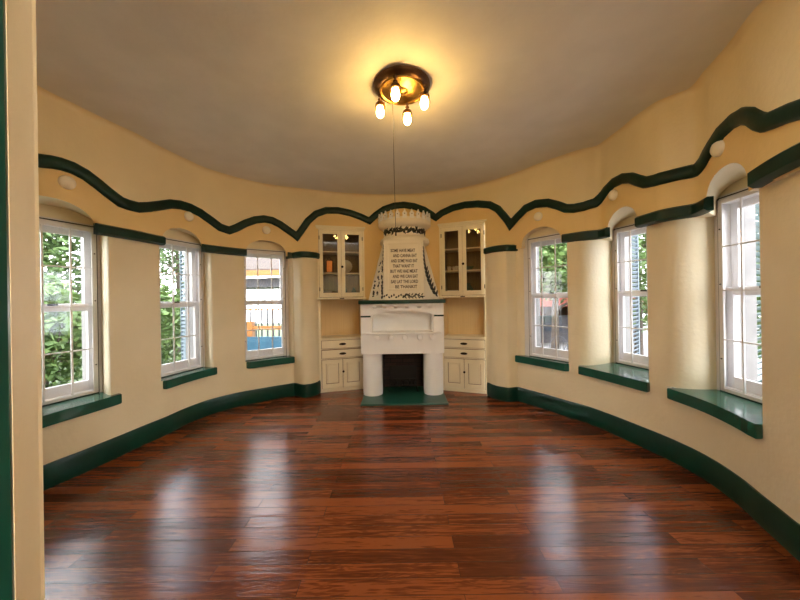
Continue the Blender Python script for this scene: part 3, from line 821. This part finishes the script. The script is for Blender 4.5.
def leaf(bm, c, n, ang, ln, wd):
    up = Vector((0, 0, 1)); r_ = n.cross(up).normalized()*-1; u_ = (up-n*up.dot(n)).normalized()
    d = r_*math.cos(ang)+u_*math.sin(ang); q = n.cross(d)
    pts = [c-d*ln*.5, c-d*ln*.15+q*wd*.5, c+d*ln*.2+q*wd*.4, c+d*ln*.5, c+d*ln*.2-q*wd*.4, c-d*ln*.15-q*wd*.5]
    v = [bm.verts.new(p) for p in pts]+[bm.verts.new(p-n*.006) for p in pts]
    bm.faces.new(v[:6]); bm.faces.new(v[6:][::-1])
    for i in range(6): bm.faces.new((v[i], v[(i+1) % 6], v[6+(i+1) % 6], v[6+i]))
lb = BM(); rnd = random.Random(3)
# left side: small scattered leaves in rising columns
for i in range(18):
    z = 1.50+i*.046
    wmax = (2.30-z)/.80
    for u in ([.22] if wmax < .35 else [.2, .55] if wmax < .7 else [.16, .46, .76]):
        c, n = hpt(-1, u*(1 if wmax > .3 else .6)+rnd.uniform(-.03, .03), z+rnd.uniform(-.012, .012)+(.022 if u > .4 and u < .6 else 0)); leaf(lb, c, n, rnd.uniform(.5, 2.3), .064, .042)
# right side: a bold branch
prevp = None
for i in range(24):
    t = i/23; z = 2.22-.70*t; u = .12+.72*t**1.7
    c, n = hpt(1, u, z)
    leaf(lb, c, n, -1.15 if t < .5 else -.95, .085, .034)
    if i % 2 == 0:
        for sg in (-1, 1):
            if sg > 0 and t < .35: continue
            c, n = hpt(1, max(.05, min(.95, u+sg*.13)), z+.012); leaf(lb, c, n, PI/2+sg*-.55+.2, .09, .036)
# base border
for i in range(9):
    x = -.30+i*.036; c, n = fpt(x, 1.515+.02*math.sin(i*2.1)); leaf(lb, c, n, rnd.uniform(.3, 2.5), .044, .026)
for i in range(10):
    x = .0+i*.031; c, n = fpt(x, 1.515+.018*math.sin(i*1.3)); leaf(lb, c, n, .5*math.sin(i*1.7), .075, .02)
for i in range(6):
    for sg in (-1, 1):
        c, n = fpt(.02+i*.05, 1.515+sg*.022); leaf(lb, c, n, sg*.9, .055, .018)
lf = obj('painted_leaves', lb, M_paint, hood); lf['label'] = 'black painted leaf border'
# plaque
b = BM(); yf = hsec(2.0)[2][1]
ytop, ybot = hsec(2.34)[2][1], hsec(1.57)[2][1]
M2 = Matrix.Identity(4)
framebox(b, -.262, .262, 1.60, 2.33, 0, .02, .03, bev=.005); 
box(b, -.235, .235, .012, .03, 1.63, 2.31)
box(b, -.2, .2, .006, .014, 2.262, 2.272)
tilt = math.atan2((ytop-ybot), .79)
bmesh.ops.translate(b, verts=b.verts, vec=(0, 0, -1.98)); bmesh.ops.rotate(b, verts=b.verts, matrix=Matrix.Rotation(-tilt, 3, 'X')); bmesh.ops.translate(b, verts=b.verts, vec=(0, yf-.02, 1.98))
pq = obj('plaque', b, M_hood, hood)
lines = ["SOME HAVE MEAT", "AND CANNA EAT", "AND SOME WAD EAT", "THAT WANT IT", "BUT WE HAE MEAT", "AND WE CAN EAT", "SAE LAT THE LORD", "BE THANKIT"]
offx = [-.012, .018, .008, -.006, .0, .02, .006, .03]
for k, s in enumerate(lines):
    cu = bpy.data.curves.new('verse', 'FONT'); cu.body = s; cu.size = .068; cu.align_x = 'CENTER'; cu.extrude = .002; cu.space_character = 1.0; cu.resolution_u = 2; cu.offset = .0016
    to = bpy.data.objects.new('tmp', cu); COL.objects.link(to)
    bpy.context.view_layer.update()
    dg = bpy.context.evaluated_depsgraph_get()
    tm = bpy.data.meshes.new_from_object(to.evaluated_get(dg)); bpy.data.objects.remove(to)
    wd = max(v.co.x for v in tm.vertices)-min(v.co.x for v in tm.vertices)
    target = [.37, .36, .40, .32, .41, .38, .41, .33][k]
    tm.transform(Matrix.Scale(target/wd, 4, (1, 0, 0)))
    z = 2.20-k*.0785
    y = yf-.02+(z-1.98)*math.tan(tilt)*1.0
    tm.transform(Matrix.Translation((offx[k], y+.008, z-.02)) @ Matrix.Rotation(PI/2, 4, 'X'))
    tx = link('verse_line', tm, M_letter, pq)
# neck mouldings, leaf band, cornice and crown
def drum(name, prof, mat):
    bm = BM(); lathe(bm, prof, 0, WY-.08, seg=48, sx=1, sy=.95); return obj(name, bm, mat, fp, autos=45)
drum('neck_ring', [(.30, 2.32), (.365, 2.33), (.395, 2.355), (.405, 2.39), (.39, 2.43), (.345, 2.46)], M_hood)
dr = drum('leaf_drum', [(.343, 2.44), (.343, 2.60)], M_hood)
drum('cornice', [(.34, 2.59), (.385, 2.61), (.42, 2.635), (.43, 2.66), (.425, 2.70), (.415, 2.73), (.30, 2.735), (.28, 2.70)], M_hood)
b = BM()
for i in range(34):
    a = -PI/2+(-1+2*i/33)*1.25
    zc = 2.53+.022*math.sin(i*1.9)
    n = Vector((math.cos(a), .95*math.sin(a), 0)).normalized()
    c = Vector((.345*math.cos(a), WY-.08+.95*.345*math.sin(a), zc))+n*.003
    leaf(b, c, n, .5*math.sin(i*2.3)+(.6 if i % 2 else -.6), .105, .034)
    if i % 2 == 0: leaf(b, c+Vector((0, 0, .012)), n, 1.2, .08, .03)
lf = obj('painted_leaves', b, M_paint, dr); lf['label'] = 'black painted leaf band'
for i in range(13):
    a = PI+PI*(i+.0)/12
    cx, cy = .415*math.cos(a), WY-.08+.95*.415*math.sin(a)
    b = BM()
    n = Vector((math.cos(a), math.sin(a)*.95, 0)).normalized(); t = Vector((-n.y, n.x, 0))
    prof = [(-.036, 2.70), (-.03, 2.745), (-.038, 2.775), (-.018, 2.80), (0, 2.84), (.018, 2.80), (.038, 2.775), (.03, 2.745), (.036, 2.70)]
    A = [b.verts.new(Vector((cx, cy, z))+t*u+n*.012) for u, z in prof]; B = [b.verts.new(Vector((cx, cy, z))+t*u-n*.012) for u, z in prof]
    b.faces.new(A); b.faces.new(B[::-1])
    for k in range(len(prof)): b.faces.new((A[k], A[(k+1) % 9], B[(k+1) % 9], B[k]))
    st = obj('crown_point', b, M_wpl, fp)
    b = BM(); tt = BM(); lathe(tt, [(.008, 0), (.007, .004), (0, .005)], seg=8); tt.transform(Matrix.Translation(Vector((cx, cy, 2.765))+n*.011) @ n.to_track_quat('Z', 'Y').to_matrix().to_4x4()); merge(b, tt)
    obj('painted_dot', b, M_letter, st)

for o in fp.children:
    if o.name.split('.')[0] in ('neck_ring', 'leaf_drum', 'cornice', 'crown_point'): o.location.x = .06
    if o.name == 'hood': o.location.x = .035
# ------------------------------------------------------------------ ceiling lamp
LX, LY = .04, 2.53
cl = empty('ceiling_lamp', (LX, LY, CEIL)); tag(cl, 'antique brass ceiling lamp dish with four glowing bulbs', 'ceiling lamp')
b = BM(); lathe(b, [(.215, .0), (.228, -.006), (.225, -.02), (.208, -.034), (.195, -.042), (.18, -.045)], seg=56, cap=False)
obj('rim', b, M_bronze, cl, autos=60)
b = BM(); lathe(b, [(.18, -.045), (.174, -.056), (.164, -.052), (.155, -.04), (.14, -.026), (.115, -.018), (.082, -.016), (.073, -.028), (.06, -.042), (.035, -.05), (.012, -.054), (0, -.056)], seg=56)
obj('dish', b, M_brass, cl, autos=60)
for k in range(8):
    a = 2*PI*k/8+.2; b = BM(); 
    for j in range(5): aa = 2*PI*j/5; lathe(b, [(0, -.034), (.01, -.032), (.012, -.024), (.0, -.016)], cx=.118*math.cos(a)+.013*math.cos(aa), cy=.118*math.sin(a)+.013*math.sin(aa), seg=8)
    obj('rosette', b, M_brass, cl, True)
for k, (dx, dy) in enumerate(((-.05, -.165), (.175, -.055), (.047, .165), (-.178, .052))):
    b = BM(); lathe(b, [(.016, -.03), (.018, -.05), (.009, -.058), (.009, -.068), (.018, -.078), (.012, -.09), (.022, -.10), (.036, -.112), (.041, -.128), (.042, -.142), (.034, -.144), (.03, -.13)], cx=dx, cy=dy, seg=20)
    so = obj('socket', b, M_bronze, cl, autos=60)
    b = BM(); lathe(b, [(.018, -.13), (.026, -.145), (.031, -.168), (.032, -.19), (.028, -.208), (.018, -.222), (0, -.228)], cx=dx, cy=dy, seg=20)
    obj('bulb', b, M_bulb, so, True)['label'] = 'glowing amber bulb'
    b = BM()
    for j in range(10):
        a = 2*PI*j/10; box(b, -.0035, .0035, -.003, .003, -.175, -.13, 0, Matrix.Translation((dx+.037*math.cos(a), dy+.037*math.sin(a), 0)) @ Matrix.Rotation(a, 4, 'Z'))
    obj('fluted_collar', b, M_brass, so)
b = BM(); tube(b, [(-.075, .05, -.03), (-.073, .052, -.6), (-.066, .055, -1.18)], .0022, 6); lathe(b, [(0, -1.20), (.006, -1.195), (.006, -1.175), (0, -1.17)], cx=-.066, cy=.055, seg=8); obj('pull_cord', b, M_cord, cl)

# ------------------------------------------------------------------ outside
M_grass = noisy('grass', (.035, .07, .015), (.07, .11, .03), .9, scale=6)
M_pave = noisy('paving', (.22, .215, .21), (.28, .27, .265), .9, scale=4)
M_bark = noisy('bark', (.05, .035, .025), (.08, .06, .045), .9, scale=9, stretch=(3, 3, .6))
def leafmat(name, c1, c2):
    m = noisy(name, c1, c2, .6, scale=5, detail=2)
    return m
M_leafA = leafmat('leaf_mid', (.03, .07, .012), (.08, .14, .03))
M_leafB = leafmat('leaf_light', (.05, .105, .018), (.11, .18, .04))
M_shut = noisy('shutter_blue', (.11, .15, .18), (.14, .18, .21), .5, scale=4)
M_shut2 = noisy('shutter_teal', (.008, .045, .04), (.012, .055, .05), .5, scale=4)
M_orange = noisy('orange_wood', (.30, .11, .022), (.36, .15, .035), .6, scale=4, stretch=(1, 1, 9))
M_roof = noisy('shingle', (.06, .045, .04), (.10, .08, .068), .85, scale=26)
M_red = noisy('coral_paint', (.30, .05, .03), (.36, .07, .04), .6, scale=4)
M_far = noisy('facade_grey', (.055, .052, .06), (.085, .08, .085), .8, scale=3)
M_pane = base_mat('dark_pane', (.04, .05, .07), .15)
M_metal = base_mat('garden_metal', (.06, .06, .065), .45, .5)
M_bluep = noisy('blue_tarp', (.02, .07, .12), (.03, .10, .16), .6, scale=5)

GZ = -.5
for nm, (x0, x1, y0, y1), m, in (('ground', (-26, -.5, -8, 26), M_grass), ('paving', (-.5, 24, -8, 26), M_pave)):
    # ring around the building so that no ground runs under the floor
    b = BM(); box(b, x0, x1, y0, y1, GZ-.1, GZ)
    tag(obj(nm, b, m), kind='structure')

def foliage(bm, c, rx, ry, rz, n, s, rnd):
    for _ in range(n):
        while True:
            p = Vector((rnd.uniform(-1, 1), rnd.uniform(-1, 1), rnd.uniform(-1, 1)))
            if .35 < p.length < 1: break
        p = Vector((c[0]+p.x*rx, c[1]+p.y*ry, c[2]+p.z*rz))
        d = Vector((rnd.gauss(0, 1), rnd.gauss(0, 1), rnd.gauss(0, .6))).normalized(); q = d.cross(Vector((rnd.gauss(0, 1), rnd.gauss(0, 1), rnd.gauss(0, 1)))).normalized()
        l = s*rnd.uniform(.7, 1.4)
        v = [bm.verts.new(p-d*l), bm.verts.new(p+q*l*.45), bm.verts.new(p+d*l), bm.verts.new(p-q*l*.45)]
        bm.faces.new(v)
def tree(x, y, h, cr, mat, label, n=2600, s=.09, low=.35, airy=False, group='trees outside the windows', seed=1):
    rnd = random.Random(seed)
    r = empty('tree', (x, y, GZ)); tag(r, label, 'tree', group)
    b = BM(); tube(b, [(0, 0, 0), (.05, .03, h*.4), (0, 0, h*.8)], [.13, .09, .04], 8)
    for k in range(7):
        a = 2*PI*k/7; z = h*(.35+.06*k)
        tube(b, [(0, 0, z), (math.cos(a)*cr*.5, math.sin(a)*cr*.5, z+.4), (math.cos(a)*cr*.85, math.sin(a)*cr*.85, z+.9)], [.045, .03, .012], 6)
    obj('trunk', b, M_bark, r)
    b = BM()
    for k in range(20):
        a = k*2.4; rr = .68*math.sqrt((k+.5)/20)*cr
        z = h*(low+(1-low)*((k*7 % 20)/20))
        foliage(b, (math.cos(a)*rr, math.sin(a)*rr, z), cr*.5, cr*.5, h*(1-low)*.26, n//20, s, rnd)
    c = obj('crown', b, mat, r); c['kind'] = 'stuff'
def bush(x, y, rx, h, mat, label, n=1500, s=.07, seed=2):
    rnd = random.Random(seed)
    r = empty('bush', (x, y, GZ)); tag(r, label, 'bush', 'bushes outside the windows')
    b = BM()
    for k in range(8):
        a = 2*PI*k/8; tube(b, [(0, 0, 0), (math.cos(a)*rx*.5, math.sin(a)*rx*.5, h*.7)], [.02, .008], 5)
    obj('stems', b, M_bark, r)
    b = BM()
    for k in range(6): foliage(b, (rnd.uniform(-.5, .5)*rx, rnd.uniform(-.5, .5)*rx, h*rnd.uniform(.3, .75)), rx*.6, rx*.6, h*.32, n//6, s, rnd)
    obj('foliage', b, mat, r)['kind'] = 'stuff'

# beyond the nearest left window
tree(-8.4, 7.3, 4.9, 1.6, M_leafA, 'mid green tree outside the nearest left window', seed=11, low=.28, n=8500, s=.08)
bush(-5.5, 4.7, .95, 2.5, M_leafB, 'light green bush below the tree outside the nearest left window', seed=12, n=3200)
bush(-4.7, 3.2, .8, 1.6, M_leafB, 'light green bush at the left edge of the nearest left window', seed=13, n=2200)
# beyond the middle left window
bush(-5.7, 7.2, .85, 2.4, M_leafB, 'light green bush outside the middle left window', seed=15, n=4200)
bush(-7.9, 10.3, 1.3, 2.9, M_leafB, 'taller light green bush farther outside the middle left window', seed=18, n=4200)
tree(-8.7, 12.3, 6.0, 1.9, M_leafA, 'thin branching tree seen high through the middle left window', n=2600, seed=16, low=.5)
# beyond the right windows
tree(4.5, 9.2, 4.5, 1.9, M_leafB, 'light green tree filling the upper half of the far right window', n=9500, seed=21, low=.52, s=.085)
tree(7.7, 10.2, 5.0, 1.7, M_leafB, 'green tree beyond the middle right window', n=5000, seed=23, low=.3, s=.09)
tree(7.4, 6.3, 5.0, 1.7, M_leafA, 'green tree beyond the nearest right window', n=5000, seed=24, low=.25, s=.09)
bush(5.1, 7.9, .6, 1.1, M_leafB, 'low bush behind the garden chairs', seed=25, n=1200)

# porch seen through the far left window
pr = empty('porch', (-3.9, 9.2, GZ)); tag(pr, 'timber porch with shingle roof and railings beyond the far left window', 'porch')
b = BM(); 
v = [b.verts.new(p) for p in ((-1.1, -1.1, 2.78), (2.2, -1.1, 2.78), (2.2, 1.2, 4.7), (-1.1, 1.2, 4.7), (-1.1, -1.1, 2.7), (2.2, -1.1, 2.7), (2.2, 1.2, 4.62), (-1.1, 1.2, 4.62))]
for f_ in ((0, 1, 2, 3), (7, 6, 5, 4), (0, 4, 5, 1), (1, 5, 6, 2), (2, 6, 7, 3), (3, 7, 4, 0)): b.faces.new([v[i] for i in f_])
obj('roof', b, M_roof, pr)
b = BM(); box(b, -1.1, 2.2, -1.16, -1.0, 2.6, 2.74); obj('fascia_beam', b, M_orange, pr)
b = BM(); box(b, -1.1, 2.2, -.9, 1.1, 2.32, 2.55); obj('eave_board', b, M_far, pr)
for x in (-.05, 1.9): b = BM(); box(b, x-.11, x+.11, -1.05, -.87, 0, 1.42 if x < 0 else 2.6, .01); obj('post', b, M_orange, pr)
for x in (-.98,): b = BM(); box(b, x-.09, x+.09, -1.05, -.87, 0, 2.7, .01); obj('post', b, M_orange, pr)
b = BM()
box(b, -1.0, 1.9, -1.0, -.94, 1.2, 1.3); box(b, -1.0, 1.9, -1.0, -.94, 1.72, 1.76)
obj('rail', b, M_orange, pr)
for k in range(20):
    x = -.92+k*.15
    b = BM(); box(b, x-.018, x+.018, -.985, -.955, .2, 1.74); obj('baluster', b, M_metal, pr)
b = BM(); box(b, -1.0, 2.0, -1.3, -1.2, .0, 1.05); bp_ = obj('skirting_panel', b, M_bluep, pr)
b = BM(); box(b, -1.1, 2.2, -1.1, 1.2, 0, .2); obj('deck', b, M_far, pr)

# red terrace building seen through the far right window
rb = empty('terrace_building', (5.6, 13.1, GZ)); tag(rb, 'low grey building with coral awning beyond the far right window', 'building')
b = BM(); box(b, -4.2, 4.2, 0, 2.5, 0, 2.9); obj('wall', b, M_far, rb)
b = BM(); v = [b.verts.new(p) for p in ((-4.2, -1.0, 1.55), (4.2, -1.0, 1.55), (4.2, .0, 1.95), (-4.2, .0, 1.95), (-4.2, -1.0, 1.2), (4.2, -1.0, 1.2))]
for f_ in ((0, 1, 2, 3), (4, 5, 1, 0)): b.faces.new([v[i] for i in f_])
bmesh.ops.solidify(b, geom=b.faces[:], thickness=.03); obj('awning', b, M_red, rb)
b = BM(); box(b, -4.3, 4.3, -.15, 2.6, 2.9, 3.15); obj('cornice', b, M_red, rb)
for k in range(8):
    x = -3.8+k*1.05; b = BM(); box(b, x, x+.6, -.03, .02, 2.05, 2.6); obj('window', b, M_pane, rb)
    b = BM(); box(b, x, x+.7, -.03, .02, .5, 1.7); obj('window', b, M_pane, rb)

# garden chairs and tables on the paving
def garden_chair():
    r = empty('garden_chair'); 
    b = BM(); lathe(b, [(0, .44), (.2, .44), (.21, .45), (.2, .46), (0, .46)], seg=20); obj('seat', b, M_metal, r)
    for sx in (-1, 1):
        for sy in (-1, 1): b = BM(); tube(b, [(sx*.15, sy*.15, .44), (sx*.2, sy*.2, 0)], .012, 6); obj('leg', b, M_metal, r)
    b = BM(); tube(b, [(-.2, .15, .45), (-.2, .2, .75), (-.12, .22, .9), (0, .23, .95), (.12, .22, .9), (.2, .2, .75), (.2, .15, .45)], .012, 6)
    for x in (-.1, -.03, .04, .11): tube(b, [(x, .17, .46), (x, .22, .9)], .006, 5)
    obj('backrest', b, M_metal, r); return r
gc = garden_chair()
first = True
for x, y, rz, lab in ((3.55, 6.3, .6, 'dark metal garden chair lowest in the far right window'), (4.95, 6.9, 2.2, 'dark metal garden chair right of the round table beyond the far right window'), (3.9, 7.75, -.4, 'dark metal garden chair behind the round table beyond the far right window'), (4.9, 5.6, 1.4, 'dark metal garden chair outside the middle right window'), (5.6, 6.3, 3.9, 'dark metal garden chair farther outside the middle right window')):
    if first: o = gc; first = False
    else:
        o = gc.copy(); COL.objects.link(o)
        for ch in gc.children: c = ch.copy(); c.parent = o; COL.objects.link(c)
    o.location = (x, y, GZ); o.rotation_euler = (0, 0, rz); tag(o, lab, 'chair', 'garden chairs on the paving')
gt = empty('garden_table', (4.15, 6.9, GZ)); tag(gt, 'round metal garden table beyond the far right window', 'table')
b = BM(); lathe(b, [(0, .70), (.38, .70), (.4, .715), (.38, .73), (0, .73)], seg=28); obj('tabletop', b, M_metal, gt)
b = BM(); lathe(b, [(.22, 0), (.2, .02), (.03, .05), (.025, .7)], seg=16); obj('pedestal', b, M_metal, gt)

# shutters fixed outside, swung open beside each window
def shutter(w, side, mat, label):
    W = w['W']; x = W+.03 if side > 0 else -.05
    M = w['root'].matrix_world
    base = M @ Matrix.Translation((x, .31, 0)) @ Matrix.Rotation(PI/2-side*math.radians(w.get('sa', 12)), 4, 'Z')
    r = empty('shutter', mat=base); tag(r, label, 'shutter', 'louvred shutters outside the windows')
    z0, z1 = w['zs']-.02, w['ft']+.02
    b = BM(); framebox(b, 0, .36, z0, z1, -.015, .015, .04, bev=0); box(b, .04, .32, -.015, .015, (z0+z1)/2-.03, (z0+z1)/2+.03); obj('shutter_frame', b, mat, r)
    b = BM(); n = 30
    for k in range(n):
        z = z0+.06+(z1-z0-.12)*k/(n-1)
        if abs(z-(z0+z1)/2) < .05: continue
        box(b, .04, .32, -.004, .004, -.02, .02, 0, Matrix.Translation((0, 0, z)) @ Matrix.Rotation(.7, 4, 'X'))
    obj('louvres', b, mat, r)
for i, w in enumerate(WIN):
    side = 1 if i < 3 else -1
    w['sa'] = (29, 31, 20, 29, 24, 34)[i]
    shutter(w, side, M_shut2 if i == 5 else M_shut, '%s louvred shutter outside the %s window' % ('teal' if i == 5 else 'blue-grey', w['name']))

# ------------------------------------------------------------------ light
wd = bpy.data.worlds.new('World'); scn.world = wd; wd.use_nodes = True
nt = wd.node_tree; bg = nt.nodes['Background']
tc = nt.nodes.new('ShaderNodeTexCoord'); nz = nt.nodes.new('ShaderNodeTexNoise'); nz.inputs['Scale'].default_value = 2.5; nz.inputs['Detail'].default_value = 4
rp = nt.nodes.new('ShaderNodeValToRGB'); rp.color_ramp.elements[0].color = (.72, .84, 1, 1); rp.color_ramp.elements[1].color = (1, .98, .96, 1); rp.color_ramp.elements[0].position = .35; rp.color_ramp.elements[1].position = .6
nt.links.new(tc.outputs['Generated'], nz.inputs['Vector']); nt.links.new(nz.outputs['Fac'], rp.inputs[0]); nt.links.new(rp.outputs[0], bg.inputs['Color'])
bg.inputs['Strength'].default_value = 3.4
# unseen fill lamp added in the hallway to brighten the room
hl = empty('hall_fill_lamp', (1.3, -1.5, 2.7)); tag(hl, 'added round white fill lamp, unseen in the hallway behind the doorway', 'ceiling lamp')
b = BM(); lathe(b, [(.22, 0), (.22, -.03), (.2, -.04)], seg=24, cap=False); obj('ring', b, M_bronze, hl)
b = BM(); lathe(b, [(.2, -.03), (.18, -.07), (.1, -.1), (0, -.11)], seg=24); obj('hall_fill_diffuser', b, emis('hall_fill_glow', (1, .95, .85), 75), hl)

# ------------------------------------------------------------------ camera
cd = bpy.data.cameras.new('camera'); cam = bpy.data.objects.new('camera', cd); COL.objects.link(cam)
cd.sensor_width = 36; cd.lens = 36*F/800; cd.shift_y = -3/800; cd.clip_start = .02; cd.clip_end = 200
R = Matrix(((CR, SR, 0), (0, 0, -1), (-SR, CR, 0))).to_4x4()
cam.matrix_world = Matrix.Translation((0, 0, CZ)) @ R
scn.camera = cam
scn.view_settings.view_transform = 'Standard'; scn.view_settings.look = 'None'; scn.view_settings.gamma = 1; scn.view_settings.use_curve_mapping = False
scn.view_settings.exposure = 1.7
scn.cycles.max_bounces = 10; scn.cycles.diffuse_bounces = 6; scn.cycles.transparent_max_bounces = 24; scn.cycles.sample_clamp_indirect = 8
